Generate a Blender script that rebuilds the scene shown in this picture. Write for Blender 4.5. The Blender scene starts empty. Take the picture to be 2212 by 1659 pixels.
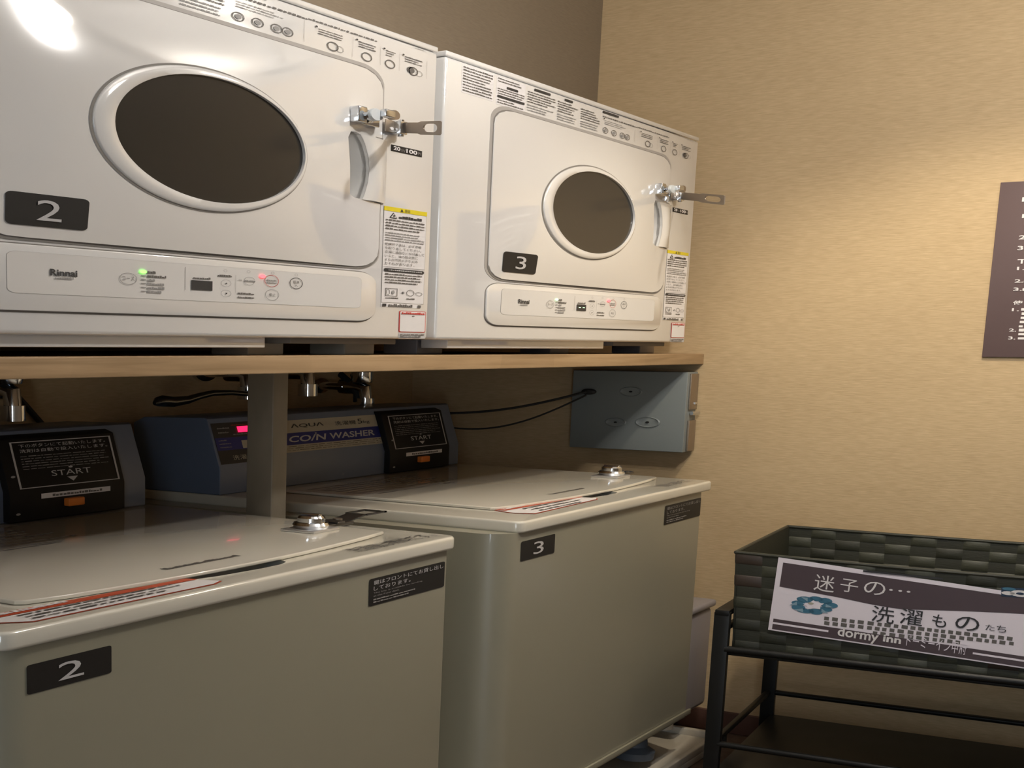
import bpy, bmesh, math, random
from mathutils import Vector, Matrix

sc = bpy.context.scene
COL = sc.collection
W_PX, H_PX = 2212.0, 1659.0
Z0 = 0.692                      # eye height above the floor; all heights below are given from the eye

# ------------------------------------------------------------------ camera
F = 3142.18
HX, HY = 419.65, 1349.93
VX, VY, VZ = (2844.27, 757.86), (-3808.5, 710.84), (305.1, 17556.8)

def _dir(p, s=1.0):
    return (Vector(((p[0]-HX)/F, (p[1]-HY)/F, 1.0)) * s).normalized()
cx_, cz_ = _dir(VX), _dir(VZ, -1.0)
cy_ = cz_.cross(cx_).normalized(); cz_ = cx_.cross(cy_).normalized()
RW = Matrix((cx_, cy_, cz_))    # world = RW @ camera(x right, y down, z forward)
cam_d = bpy.data.cameras.new('camera'); cam = bpy.data.objects.new('camera', cam_d); COL.objects.link(cam)
cols = (RW.col[0], -RW.col[1], -RW.col[2])
M = Matrix.Identity(4)
for j, c in enumerate(cols):
    for i in range(3):
        M[i][j] = c[i]
M[2][3] = Z0
cam.matrix_world = M
cam_d.sensor_width = 36.0; cam_d.lens = 36.0*F/W_PX
cam_d.shift_x = (W_PX/2-HX)/W_PX; cam_d.shift_y = (HY-H_PX/2)/W_PX
cam_d.clip_start = 0.02; cam_d.clip_end = 30
sc.camera = cam

# ------------------------------------------------------------------ world, view, room dimensions
sc.view_settings.view_transform = 'Standard'; sc.view_settings.look = 'None'
sc.view_settings.gamma = 1.0; sc.view_settings.use_curve_mapping = False
sc.view_settings.exposure = -0.12
w = bpy.data.worlds.new('world'); sc.world = w; w.use_nodes = True
w.node_tree.nodes['Background'].inputs[0].default_value = (1.0, .85, .7, 1); w.node_tree.nodes['Background'].inputs[1].default_value = 0.01
XW = 2.643; YB = 1.45; YUP = 1.092; XL = -1.2; YF = -1.1; ZC = 0.74; ZF = -Z0

def lamp(kind, name, loc, power, color, size=.1, rot=None, **kw):
    d = bpy.data.lights.new(name, kind); d.energy = power; d.color = color
    if kind == 'AREA':
        d.shape = 'DISK'; d.size = size
    else:
        d.shadow_soft_size = size
    for k, v in kw.items():
        setattr(d, k, v)
    o = bpy.data.objects.new(name, d); COL.objects.link(o)
    o.location = (loc[0], loc[1], loc[2]+Z0)
    if rot: o.rotation_euler = rot
    return o
WARM = (1.0, .955, .905)
LAMPS = [(1.47, .30, .535, 8.2), (-.35, .30, .535, .8)]      # hanging dome lamps of the room (x, y, height of the bowl top, watts)
SPOT = (2.18, .36, .62, 16.0)

# ------------------------------------------------------------------ materials
def mat(name, col, rough=.5, metal=0.0, spec=.5, coat=0.0, emit=None, estr=0.0, noise=None, bump=None, alpha=None):
    m = bpy.data.materials.new(name); m.use_nodes = True
    nt = m.node_tree; b = nt.nodes['Principled BSDF']
    b.inputs['Base Color'].default_value = (*col, 1)
    b.inputs['Roughness'].default_value = rough; b.inputs['Metallic'].default_value = metal
    b.inputs['Specular IOR Level'].default_value = spec
    b.inputs['Coat Weight'].default_value = coat; b.inputs['Coat Roughness'].default_value = .02; b.inputs['Coat IOR'].default_value = 1.7
    if emit:
        b.inputs['Emission Color'].default_value = (*emit, 1); b.inputs['Emission Strength'].default_value = estr
    if noise or bump:
        tc = nt.nodes.new('ShaderNodeTexCoord')
        mp = nt.nodes.new('ShaderNodeMapping'); nt.links.new(tc.outputs['Object'], mp.inputs['Vector'])
    if noise:                    # (scale xyz, amount, colour 2)
        mp.inputs['Scale'].default_value = noise[0]
        n = nt.nodes.new('ShaderNodeTexNoise'); n.inputs['Scale'].default_value = 1.0; n.inputs['Detail'].default_value = 5
        nt.links.new(mp.outputs[0], n.inputs['Vector'])
        rp = nt.nodes.new('ShaderNodeValToRGB')
        rp.color_ramp.elements[0].position = .5-noise[1]; rp.color_ramp.elements[1].position = .5+noise[1]
        rp.color_ramp.elements[0].color = (*col, 1); rp.color_ramp.elements[1].color = (*noise[2], 1)
        nt.links.new(n.outputs['Fac'], rp.inputs[0]); nt.links.new(rp.outputs[0], b.inputs['Base Color'])
    if bump:                     # (scale xyz, strength, distance)
        mp2 = nt.nodes.new('ShaderNodeMapping'); nt.links.new(tc.outputs['Object'], mp2.inputs['Vector'])
        mp2.inputs['Scale'].default_value = bump[0]
        n2 = nt.nodes.new('ShaderNodeTexNoise'); n2.inputs['Scale'].default_value = 1.0; n2.inputs['Detail'].default_value = 3
        nt.links.new(mp2.outputs[0], n2.inputs['Vector'])
        bp = nt.nodes.new('ShaderNodeBump'); bp.inputs['Strength'].default_value = bump[1]; bp.inputs['Distance'].default_value = bump[2]
        nt.links.new(n2.outputs['Fac'], bp.inputs['Height']); nt.links.new(bp.outputs[0], b.inputs['Normal'])
    return m

def wallpaper(name, c1, c2):     # woven-look vinyl wallpaper: fine horizontal ribs with irregular threads
    m = bpy.data.materials.new(name); m.use_nodes = True
    nt = m.node_tree; b = nt.nodes['Principled BSDF']; L = nt.links.new
    b.inputs['Roughness'].default_value = .62; b.inputs['Specular IOR Level'].default_value = .3
    tc = nt.nodes.new('ShaderNodeTexCoord')
    def nz(scale, detail):
        mp = nt.nodes.new('ShaderNodeMapping'); mp.inputs['Scale'].default_value = scale
        n = nt.nodes.new('ShaderNodeTexNoise'); n.inputs['Scale'].default_value = 1; n.inputs['Detail'].default_value = detail
        L(tc.outputs['Object'], mp.inputs[0]); L(mp.outputs[0], n.inputs['Vector']); return n.outputs['Fac']
    ribs = nz((45, 45, 620), 2); threads = nz((55, 55, 330), 4); blot = nz((3.2, 3.2, 6), 3)
    def mth(op, a, bb):
        n = nt.nodes.new('ShaderNodeMath'); n.operation = op
        for i, v in enumerate((a, bb)):
            if isinstance(v, float): n.inputs[i].default_value = v
            else: L(v, n.inputs[i])
        return n.outputs[0]
    s = mth('ADD', mth('MULTIPLY', ribs, .45), mth('ADD', mth('MULTIPLY', threads, .3), mth('MULTIPLY', blot, .25)))
    rp = nt.nodes.new('ShaderNodeValToRGB'); rp.color_ramp.elements[0].position = .36; rp.color_ramp.elements[1].position = .64
    rp.color_ramp.elements[0].color = (*c1, 1); rp.color_ramp.elements[1].color = (*c2, 1)
    L(s, rp.inputs[0]); L(rp.outputs[0], b.inputs['Base Color'])
    bp = nt.nodes.new('ShaderNodeBump'); bp.inputs['Strength'].default_value = .2; bp.inputs['Distance'].default_value = .001
    L(ribs, bp.inputs['Height']); L(bp.outputs[0], b.inputs['Normal'])
    return m

MT = {}
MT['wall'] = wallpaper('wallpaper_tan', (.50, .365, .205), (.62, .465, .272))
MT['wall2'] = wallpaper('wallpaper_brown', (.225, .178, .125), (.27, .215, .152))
MT['ceiling'] = mat('ceiling_white', (.88, .86, .83), .8)
MT['floor'] = mat('floor_brown_carpet', (.060, .034, .022), .95, noise=((60, 60, 60), .2, (.10, .062, .040)), bump=((300, 300, 300), .4, .002))
MT['base'] = mat('baseboard_brown', (.10, .045, .03), .5)
MT['white'] = mat('dryer_white', (.79, .780, .760), .09, spec=.8, coat=.9)
MT['white2'] = mat('panel_white', (.74, .72, .69), .3)
MT['gap_grey'] = mat('gap_shade_grey', (.20, .185, .165), .7)  # dark grey standing in for shade in gaps and grooves
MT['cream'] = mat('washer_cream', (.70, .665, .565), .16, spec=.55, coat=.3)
MT['creamlid'] = mat('washer_lid_cream', (.72, .685, .59), .14, spec=.55, coat=.3)
MT['glass'] = mat('door_glass_dark', (.026, .024, .021), .16, spec=.35)
MT['black'] = mat('black_plastic', (.008, .007, .007), .5, spec=.25)
MT['label'] = mat('black_label', (.017, .016, .015), .5, spec=.3)
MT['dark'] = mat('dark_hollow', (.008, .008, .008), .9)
MT['ink'] = mat('ink_black', (.03, .03, .032), .5)
MT['inkgrey'] = mat('ink_grey', (.30, .29, .28), .5)
MT['inkdim'] = mat('ink_dim', (.13, .12, .11), .5)
MT['paper'] = mat('paper_white', (.80, .77, .76), .55)
MT['silver'] = mat('print_silver', (.55, .54, .54), .4)
MT['yellow'] = mat('warning_yellow', (.76, .62, .02), .45)
MT['red'] = mat('print_red', (.55, .05, .04), .45)
MT['redorange'] = mat('warning_red_orange', (.52, .075, .025), .45)
MT['blue'] = mat('console_blue', (.15, .185, .26), .38)
MT['navy'] = mat('print_navy', (.020, .028, .20), .4)
MT['beige'] = mat('print_beige', (.50, .465, .37), .45)
MT['orange'] = mat('orange_button', (.80, .22, .03), .35)
MT['chrome'] = mat('chrome', (.72, .74, .77), .10, metal=1)
MT['steel'] = mat('brushed_steel', (.36, .30, .24), .38, metal=.85)
MT['darksteel'] = mat('dark_steel', (.10, .095, .09), .3, metal=.8)
MT['knob'] = mat('knob_face_grey', (.62, .66, .68), .35)
MT['post'] = mat('post_painted_steel', (.22, .19, .145), .45, noise=((30, 30, 12), .12, (.19, .165, .125)))
MT['greybox'] = mat('box_grey_enamel', (.20, .225, .225), .4)
MT['greyplastic'] = mat('grey_plastic', (.28, .26, .27), .4)
MT['pan'] = mat('pan_offwhite', (.62, .57, .48), .5)
MT['blackmetal'] = mat('black_metal', (.010, .010, .009), .4, spec=.25)
MT['strapA'] = mat('strap_olive', (.026, .027, .016), .55, bump=((90, 90, 900), .3, .001))
MT['strapB'] = mat('strap_olive_light', (.050, .052, .033), .5, bump=((90, 90, 900), .3, .001))
MT['strapC'] = mat('strap_brown', (.052, .036, .026), .5)
MT['signpaper'] = mat('sign_paper', (.86, .80, .86), .5)
MT['signdark'] = mat('sign_dark_mauve', (.075, .052, .060), .5)
MT['poster'] = mat('poster_mauve', (.125, .085, .085), .35)
MT['teal'] = mat('print_teal', (.05, .17, .26), .5)
MT['tealL'] = mat('print_teal_light', (.25, .38, .46), .5)
MT['navyb'] = mat('badge_navy', (.015, .035, .075), .4)
MT['ledg'] = mat('led_green', (.1, .8, .1), .4, emit=(.25, 1.0, .12), estr=3.0)
MT['ledw'] = mat('led_pale_green', (.5, .8, .5), .4, emit=(.6, 1.0, .55), estr=2.0)
MT['ledr'] = mat('led_red', (.8, .1, .1), .4, emit=(1.0, .10, .12), estr=3.0)
MT['display'] = mat('display_red', (.3, .0, .02), .3, emit=(1.0, .015, .09), estr=2.2)
MT['bulb'] = mat('lamp_diffuser', (.9, .9, .9), .5, emit=(1.0, .90, .78), estr=14.0)
MT['fill_glow'] = mat('fill_panel_glow', (.8, .85, .9), .5, emit=(.80, .90, 1.0), estr=6.0)  # glow of the added fill panel on the left
MT['fill_glow_tall'] = mat('fill_panel_glow_tall', (.8, .85, .9), .5, emit=(.80, .90, 1.0), estr=22.0)  # stronger glow of the added tall panel
MT['cabinet'] = mat('washer_cream_shaded', (.305, .288, .215), .36, spec=.6, coat=.15)  # cabinet cream darkened to carry the weaker light on the fronts
MT['added_batten'] = mat('added_batten_brown', (.16, .13, .11), .6)
MT['gloss'] = mat('glossy_black_hose', (.010, .010, .009), .10, spec=.8)
MT['recess_shade'] = mat('recess_shade_grey', (.40, .375, .35), .5)  # shade of the door recess as a flat grey
MT['plate'] = mat('satin_steel_plate', (.70, .70, .70), .45, metal=.9)
MT['rubber'] = mat('black_rubber', (.015, .014, .013), .6)
MT['bluefoot'] = mat('blue_grey_foot', (.11, .13, .16), .5)

def wood():
    m = bpy.data.materials.new('shelf_laminated_pine'); m.use_nodes = True
    nt = m.node_tree; b = nt.nodes['Principled BSDF']; L = nt.links.new
    b.inputs['Roughness'].default_value = .5; b.inputs['Specular IOR Level'].default_value = .3
    tc = nt.nodes.new('ShaderNodeTexCoord'); mp = nt.nodes.new('ShaderNodeMapping'); mp.inputs['Scale'].default_value = (3.2, 30, 110)
    n = nt.nodes.new('ShaderNodeTexNoise'); n.inputs['Scale'].default_value = 1; n.inputs['Detail'].default_value = 6; n.inputs['Distortion'].default_value = .8
    L(tc.outputs['Object'], mp.inputs[0]); L(mp.outputs[0], n.inputs['Vector'])
    rp = nt.nodes.new('ShaderNodeValToRGB')
    rp.color_ramp.elements[0].position = .34; rp.color_ramp.elements[0].color = (.33, .215, .110, 1)
    rp.color_ramp.elements[1].position = .66; rp.color_ramp.elements[1].color = (.50, .345, .195, 1)
    e = rp.color_ramp.elements.new(.5); e.color = (.44, .295, .16, 1)
    L(n.outputs['Fac'], rp.inputs[0])
    # staves glued end to end: each stave slightly different
    v = nt.nodes.new('ShaderNodeTexVoronoi'); v.feature = 'F1'; v.inputs['Scale'].default_value = 1.0
    mp2 = nt.nodes.new('ShaderNodeMapping'); mp2.inputs['Scale'].default_value = (1.7, 9, .2); L(tc.outputs['Object'], mp2.inputs[0]); L(mp2.outputs[0], v.inputs['Vector'])
    mx = nt.nodes.new('ShaderNodeMix'); mx.data_type = 'RGBA'; mx.blend_type = 'MULTIPLY'; mx.inputs[0].default_value = .22
    bw = nt.nodes.new('ShaderNodeRGBToBW'); L(v.outputs['Color'], bw.inputs[0]); L(rp.outputs[0], mx.inputs[6]); L(bw.outputs[0], mx.inputs[7]); L(mx.outputs[2], b.inputs['Base Color'])
    return m
MT['wood'] = wood()
MATNAME = {v.name: k for k, v in MT.items()}

# ------------------------------------------------------------------ helpers
def ray(p):
    return RW @ Vector(((p[0]-HX)/F, (p[1]-HY)/F, 1.0))
def at(p, ax, val):
    """point of the photograph p carried onto the real plane  coordinate[ax] == val"""
    r = ray(p); return r*(val/r[ax])

class MB:
    """collects shapes (eye-origin coordinates) and links them as ONE mesh object"""
    def __init__(s): s.v = []; s.f = []; s.m = []; s.mats = []
    def mi(s, k):
        if k not in s.mats: s.mats.append(k)
        return s.mats.index(k)
    def face(s, pts, k):
        i = len(s.v); s.v += [tuple(p) for p in pts]; s.f.append(tuple(range(i, i+len(pts)))); s.m.append(s.mi(k))
    def add(s, vs, fs, k):
        i = len(s.v); s.v += [tuple(p) for p in vs]
        mi = s.mi(k)
        for f in fs: s.f.append(tuple(a+i for a in f)); s.m.append(mi)
    def bm(s, bm_, k):
        bm_.verts.ensure_lookup_table(); bm_.verts.index_update()
        s.add([v.co.copy() for v in bm_.verts], [[v.index for v in f.verts] for f in bm_.faces], k); bm_.free()
    def box(s, x0, x1, y0, y1, z0, z1, k, bev=0, seg=3, fn=None):
        b = bmesh.new(); bmesh.ops.create_cube(b, size=1)
        for v in b.verts:
            v.co = Vector(((x0+x1)/2+v.co.x*(x1-x0), (y0+y1)/2+v.co.y*(y1-y0), (z0+z1)/2+v.co.z*(z1-z0)))
        if bev: bmesh.ops.bevel(b, geom=list(b.edges), offset=bev, segments=seg, profile=.5, affect='EDGES')
        if fn:
            for v in b.verts: v.co = Vector(fn(*v.co))
        s.bm(b, k)
    def prism(s, loop, ext, k, bev=0, seg=2):
        """loop of 3D points, extruded along vector ext"""
        b = bmesh.new(); vs = [b.verts.new(p) for p in loop]; f = b.faces.new(vs)
        r = bmesh.ops.extrude_face_region(b, geom=[f])
        for e in r['geom']:
            if isinstance(e, bmesh.types.BMVert): e.co += Vector(ext)
        bmesh.ops.recalc_face_normals(b, faces=b.faces)
        if bev:
            ed = [e for e in b.edges if len(e.link_faces) == 2 and e.calc_face_angle(0) > .9]
            bmesh.ops.bevel(b, geom=ed, offset=bev, segments=seg, profile=.5, affect='EDGES')
        s.bm(b, k)
    def tube(s, pts, r, k, n=12, caps=True):
        pts = [Vector(p) for p in pts]; rings = []
        if isinstance(r, (int, float)): r = [r]*len(pts)
        up = None
        for i, p in enumerate(pts):
            t = (pts[min(i+1, len(pts)-1)]-pts[max(i-1, 0)]).normalized()
            if up is None: up = t.orthogonal().normalized()
            a = (up - t*up.dot(t)).normalized(); up = a; b = t.cross(a)
            rings.append([p+(a*math.cos(q)+b*math.sin(q))*r[i] for q in [2*math.pi*j/n for j in range(n)]])
        vs = [v for rg in rings for v in rg]; fs = []
        for i in range(len(rings)-1):
            for j in range(n):
                fs.append((i*n+j, i*n+(j+1) % n, (i+1)*n+(j+1) % n, (i+1)*n+j))
        if caps: fs.append(tuple(range(n-1, -1, -1))); fs.append(tuple((len(rings)-1)*n+j for j in range(n)))
        s.add(vs, fs, k)
    def lathe(s, prof, c, axis, k, n=28, sx=1.0, sz=1.0):
        """prof: (radius, height along axis); sx / sz stretch of the two cross directions"""
        ax = Vector(axis).normalized()
        if abs(ax.y) > .9: a, b = Vector((1, 0, 0)), Vector((0, 0, 1))
        elif abs(ax.z) > .9: a, b = Vector((1, 0, 0)), Vector((0, 1, 0))
        else: a, b = Vector((0, 1, 0)), Vector((0, 0, 1))
        vs = []; fs = []
        for (r, h) in prof:
            for j in range(n):
                q = 2*math.pi*j/n
                vs.append(Vector(c)+ax*h+a*(math.cos(q)*r*sx)+b*(math.sin(q)*r*sz))
        for i in range(len(prof)-1):
            for j in range(n):
                fs.append((i*n+j, i*n+(j+1) % n, (i+1)*n+(j+1) % n, (i+1)*n+j))
        fs.append(tuple(range(n))); fs.append(tuple((len(prof)-1)*n+j for j in range(n)))
        s.add(vs, fs, k)
    def build(s, name, parent=None, sharp=35, fix=True):
        me = bpy.data.meshes.new(name)
        o = bpy.data.objects.new(name, me); COL.objects.link(o)
        base = Vector((0, 0, 0))
        if parent is not None:
            o.parent = parent
            q = parent
            while q is not None: base += Vector(q.location); q = q.parent
        else:
            xs = [v[0] for v in s.v]; ys = [v[1] for v in s.v]; zs = [v[2] for v in s.v]
            base = Vector(((min(xs)+max(xs))/2, (min(ys)+max(ys))/2, min(zs)+Z0)); o.location = base
        me.from_pydata([(x-base.x, y-base.y, z+Z0-base.z) for x, y, z in s.v], [], s.f)
        for k in s.mats: me.materials.append(MT[k])
        for p, mi in zip(me.polygons, s.m): p.material_index = mi
        if fix:
            b = bmesh.new(); b.from_mesh(me); bmesh.ops.recalc_face_normals(b, faces=b.faces); b.to_mesh(me); b.free()
        me.polygons.foreach_set('use_smooth', [True]*len(me.polygons))
        me.set_sharp_from_angle(angle=math.radians(sharp)); me.update()
        return o

def thing(name, label, cat, loc, group=None):
    o = bpy.data.objects.new(name, None); COL.objects.link(o); o.empty_display_size = .05
    o.location = (loc[0], loc[1], loc[2]+Z0); o['label'] = label; o['category'] = cat
    if group: o['group'] = group
    return o
def tag(o, label, cat, group=None):
    o['label'] = label; o['category'] = cat
    if group: o['group'] = group
    return o
def struct(o): o['kind'] = 'structure'; return o

def cut(o, cutter):
    """boolean difference, evaluated at once; the cutter is removed"""
    c = cutter.build('cutter'); md = o.modifiers.new('b', 'BOOLEAN'); md.operation = 'DIFFERENCE'; md.object = c; md.solver = 'EXACT'
    bpy.context.view_layer.update()
    dg = bpy.context.evaluated_depsgraph_get()
    me = bpy.data.meshes.new_from_object(o.evaluated_get(dg)); o.modifiers.clear(); o.data = me
    me.polygons.foreach_set('use_smooth', [True]*len(me.polygons)); me.set_sharp_from_angle(angle=math.radians(35))
    bpy.data.objects.remove(c)
    return o

_tc = bpy.data.curves.new('glyphs', 'FONT'); _to = bpy.data.objects.new('glyphs', _tc); COL.objects.link(_to)
_cache = {}
def glyphs(s, bold=0.0, res=3):
    key = (s, bold)
    if key not in _cache:
        _tc.body = s; _tc.offset = bold; _tc.resolution_u = res
        bpy.context.view_layer.update()
        me = bpy.data.meshes.new_from_object(_to.evaluated_get(bpy.context.evaluated_depsgraph_get()))
        vs = [tuple(v.co) for v in me.vertices]; fs = [tuple(p.vertices) for p in me.polygons]
        bpy.data.meshes.remove(me)
        x0 = min(v[0] for v in vs); x1 = max(v[0] for v in vs); y0 = min(v[1] for v in vs); y1 = max(v[1] for v in vs)
        _cache[key] = ([((v[0]-x0)/(x1-x0), (v[1]-y0)/(y1-y0)) for v in vs], fs)
    return _cache[key]

class Frame:
    """a real printed surface: origin O, directions U, V; N points out of it; surf(u,v) = extra lift of a curved surface"""
    def __init__(s, O, U, V, surf=None):
        s.O = Vector(O); s.U = Vector(U).normalized(); s.V = Vector(V).normalized(); s.N = s.U.cross(s.V).normalized()
        s.surf = surf; s.mb = MB()
    def pt(s, u, v, h=0.0):
        return s.O+s.U*u+s.V*v+s.N*(h+(s.surf(u, v) if s.surf else 0))
    def uv(s, p):
        r = ray(p); d = r*(s.O.dot(s.N)/r.dot(s.N))-s.O
        return (d.dot(s.U), d.dot(s.V))
    def bb(s, *ps):
        q = [s.uv(p) for p in ps]
        return (min(a[0] for a in q), min(a[1] for a in q), max(a[0] for a in q), max(a[1] for a in q))
    def poly(s, pts, k, l=1):
        s.mb.face([s.pt(u, v, .0004*l) for u, v in pts], k)
    def rect(s, u0, v0, u1, v1, k, l=1, ru=0, rv=0, n=5):
        if s.surf and not ru:
            N = 10; M_ = 6
            vs = [s.pt(u0+(u1-u0)*i/N, v0+(v1-v0)*j/M_, .0004*l) for j in range(M_+1) for i in range(N+1)]
            s.mb.add(vs, [(j*(N+1)+i, j*(N+1)+i+1, (j+1)*(N+1)+i+1, (j+1)*(N+1)+i) for j in range(M_) for i in range(N)], k); return
        s.poly(rr(u0, v0, u1, v1, ru, rv, n) if ru else [(u0, v0), (u1, v0), (u1, v1), (u0, v1)], k, l)
    def frame(s, u0, v0, u1, v1, tu, tv, k, l=1):
        s.rect(u0, v0, u1, v0+tv, k, l); s.rect(u0, v1-tv, u1, v1, k, l); s.rect(u0, v0+tv, u0+tu, v1-tv, k, l); s.rect(u1-tu, v0+tv, u1, v1-tv, k, l)
    def ring(s, uc, vc, ru, rv, tu, tv, k, l=1, n=28):
        vs = []; 
        for j in range(n):
            q = 2*math.pi*j/n; c, d = math.cos(q), math.sin(q)
            vs += [s.pt(uc+c*ru, vc+d*rv, .0004*l), s.pt(uc+c*(ru-tu), vc+d*(rv-tv), .0004*l)]
        s.mb.add(vs, [(2*j, 2*((j+1) % n), 2*((j+1) % n)+1, 2*j+1) for j in range(n)], k)
    def disc(s, uc, vc, ru, rv, k, l=1, n=20):
        s.poly([(uc+ru*math.cos(2*math.pi*j/n), vc+rv*math.sin(2*math.pi*j/n)) for j in range(n)], k, l)
    def text(s, t, u0, v0, u1, v1, k, l=2, bold=0.0, skew=0.0, shift=0.0):
        vs, fs = glyphs(t, bold)
        s.mb.add([s.pt(u0+(u1-u0)*a+skew*b, v0+(v1-v0)*b+shift*a, .0004*l) for a, b in vs], fs, k)
    def dashes(s, u0, v0, u1, v1, rows, k, seed, l=2, fill=.55, lo=.02, hi=.12, ragged=.4):
        """print too small to read: rows of little strokes"""
        rnd = random.Random(seed); W = u1-u0; rh = (v1-v0)/rows
        for r in range(rows):
            vb = v1-rh*(r+1)+rh*(1-fill)/2; u = u0; end = u1-(rnd.random()**2)*ragged*W
            while u < end:
                d = W*rnd.uniform(lo, hi); e = min(u+d, end); t = rh*fill*rnd.uniform(.55, 1)
                s.rect(u, vb, e, vb+t, k, l) if not s.surf else s.poly([(u, vb), (e, vb), (e, vb+t), (u, vb+t)], k, l)
                u = e+W*rnd.uniform(.006, .02)
    def build(s, name, parent): return s.mb.build(name, parent, fix=False)

def rr(u0, v0, u1, v1, ru, rv, n=6):
    out = []
    for (cu, cv, a0) in ((u1-ru, v0+rv, -90), (u1-ru, v1-rv, 0), (u0+ru, v1-rv, 90), (u0+ru, v0+rv, 180)):
        for j in range(n+1):
            q = math.radians(a0+90*j/n); out.append((cu+ru*math.cos(q), cv+rv*math.sin(q)))
    return out

# ------------------------------------------------------------------ the room
def slab(name, x0, x1, y0, y1, z0, z1, k):
    m = MB(); m.box(x0, x1, y0, y1, z0, z1, k); return struct(m.build(name))
slab('floor', XL-.1, XW+.1, YF-.1, YB+.1, ZF-.05, ZF, 'floor')
slab('ceiling', XL-.1, XW+.1, YF-.1, YB+.1, ZC, ZC+.05, 'ceiling')
slab('wall_right', XW, XW+.05, YF-.1, YB+.1, ZF, ZC, 'wall')
slab('wall_back', XL-.1, XW, YB, YB+.05, ZF, ZC, 'wall')
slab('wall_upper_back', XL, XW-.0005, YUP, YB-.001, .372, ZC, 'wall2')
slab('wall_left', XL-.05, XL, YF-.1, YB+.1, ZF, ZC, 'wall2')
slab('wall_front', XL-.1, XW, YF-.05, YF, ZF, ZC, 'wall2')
m = MB(); m.box(XW-.008, XW-.0002, YF, YB, ZF, ZF+.039, 'base', .002); struct(m.build('baseboard_right'))

for i, (a, b_, c_, d_) in enumerate(((XL, XW-.001, -.10, -.02), (1.72, 1.80, YF, YUP-.001))):  # battens added out of view, as dark bars for the door reflections
    m = MB(); m.box(a, b_, c_, d_, ZC-.022, ZC-.0005 if i else ZC-.0003, 'added_batten', .002); struct(m.build('trim_%d' % (i+1)))
# hanging lamps: flat-topped glass bowls on short stems
for i, (lx, ly, lz, pw) in enumerate(LAMPS):
    t = thing('pendant_lamp', ['round bowl lamp on a short stem in front of the dryers', 'round bowl lamp on a short stem at the left end of the room'][i], 'lamp', (lx, ly, ZC), 'bowl lamps under the ceiling')
    m = MB(); m.lathe([(.040, 0), (.040, -.006), (.008, -.010), (.007, lz-ZC)], (lx, ly, ZC), (0, 0, 1), 'white2', 28); m.build('stem', t)
    m = MB(); m.lathe([(.066, 0), (.068, -.004), (.064, -.014), (.052, -.025), (.030, -.033), (.004, -.035)], (lx, ly, lz), (0, 0, 1), 'bulb', 40); m.build('lamp_bowl', t)
    lamp('POINT', 'lamp_light', (lx, ly, lz-.055), pw, WARM, .018)
    lamp('POINT', 'lamp_uplight', (lx+.03, ly-.03, lz+.03), pw*1.15, WARM, .015)
sx, sy, sz, sp = SPOT
t = thing('downlight', 'small cylindrical downlight under the ceiling near the right wall', 'lamp', (sx, sy, ZC))
m = MB(); m.lathe([(.020, ZC-sz), (.020, .012), (.044, .010), (.045, 0)], (sx, sy, sz), (0, 0, 1), 'white2', 32); m.build('lamp_body', t)
m = MB(); m.lathe([(.045, 0), (.045, -.004), (.036, -.005), (.034, .0)], (sx, sy, sz), (0, 0, 1), 'white2', 32); m.build('trim_ring', t)
lamp('SPOT', 'downlight_light', (sx, sy, sz-.012), sp, (1.0, .87, .68), .02, spot_size=math.radians(126), spot_blend=.45)

# fill light without a fixture, then glowing panels added for cool side light
lamp('POINT', 'wall_top_fill', (2.28, .10, ZC-.09), 3.2, (1.0, .93, .84), .02)  # added to brighten the top of the right wall
m = MB(); m.box(XL, XL+.012, -.80, .02, -.03, .44, 'white2', .002); wf = struct(m.build('fill_panel_1'))  # added out of view as cool fill from the left
m = MB(); m.box(XL+.0121, XL+.0135, -.77, -.01, -.00, .41, 'fill_glow'); m.build('fill_panel_face', wf)
m = MB(); m.box(XL, XL+.012, -.83, -.60, -.675, -.07, 'white2', .002); wf = struct(m.build('fill_panel_2'))  # tall panel added for the cool highlight on a washer corner
m = MB(); m.box(XL+.0121, XL+.0135, -.81, -.62, -.66, -.085, 'fill_glow_tall'); m.build('fill_panel_face', wf)

# ------------------------------------------------------------------ shelf and posts
YD = 0.8663
m = MB(); m.box(XL+.02, XW-.001, YD, YB-.003, -.031, -.0125, 'wood', .0012)
tag(m.build('shelf_board'), 'long pale laminated wooden shelf board carrying the two dryers', 'shelf')
m = MB()
m.box(1.540, 1.574, 1.042, 1.082, ZF, -.0312, 'post', .0015)
tag(m.build('support_post'), 'brown-grey square steel post holding up the shelf between the washers', 'post')

# ------------------------------------------------------------------ dryers
def dome(x, z):
    a = min(1, ((x-.455)/.325)**2); b = min(1, ((z-.190)/.112)**2)
    return .0015+.0135*(1-a)*(1-b)

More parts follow.
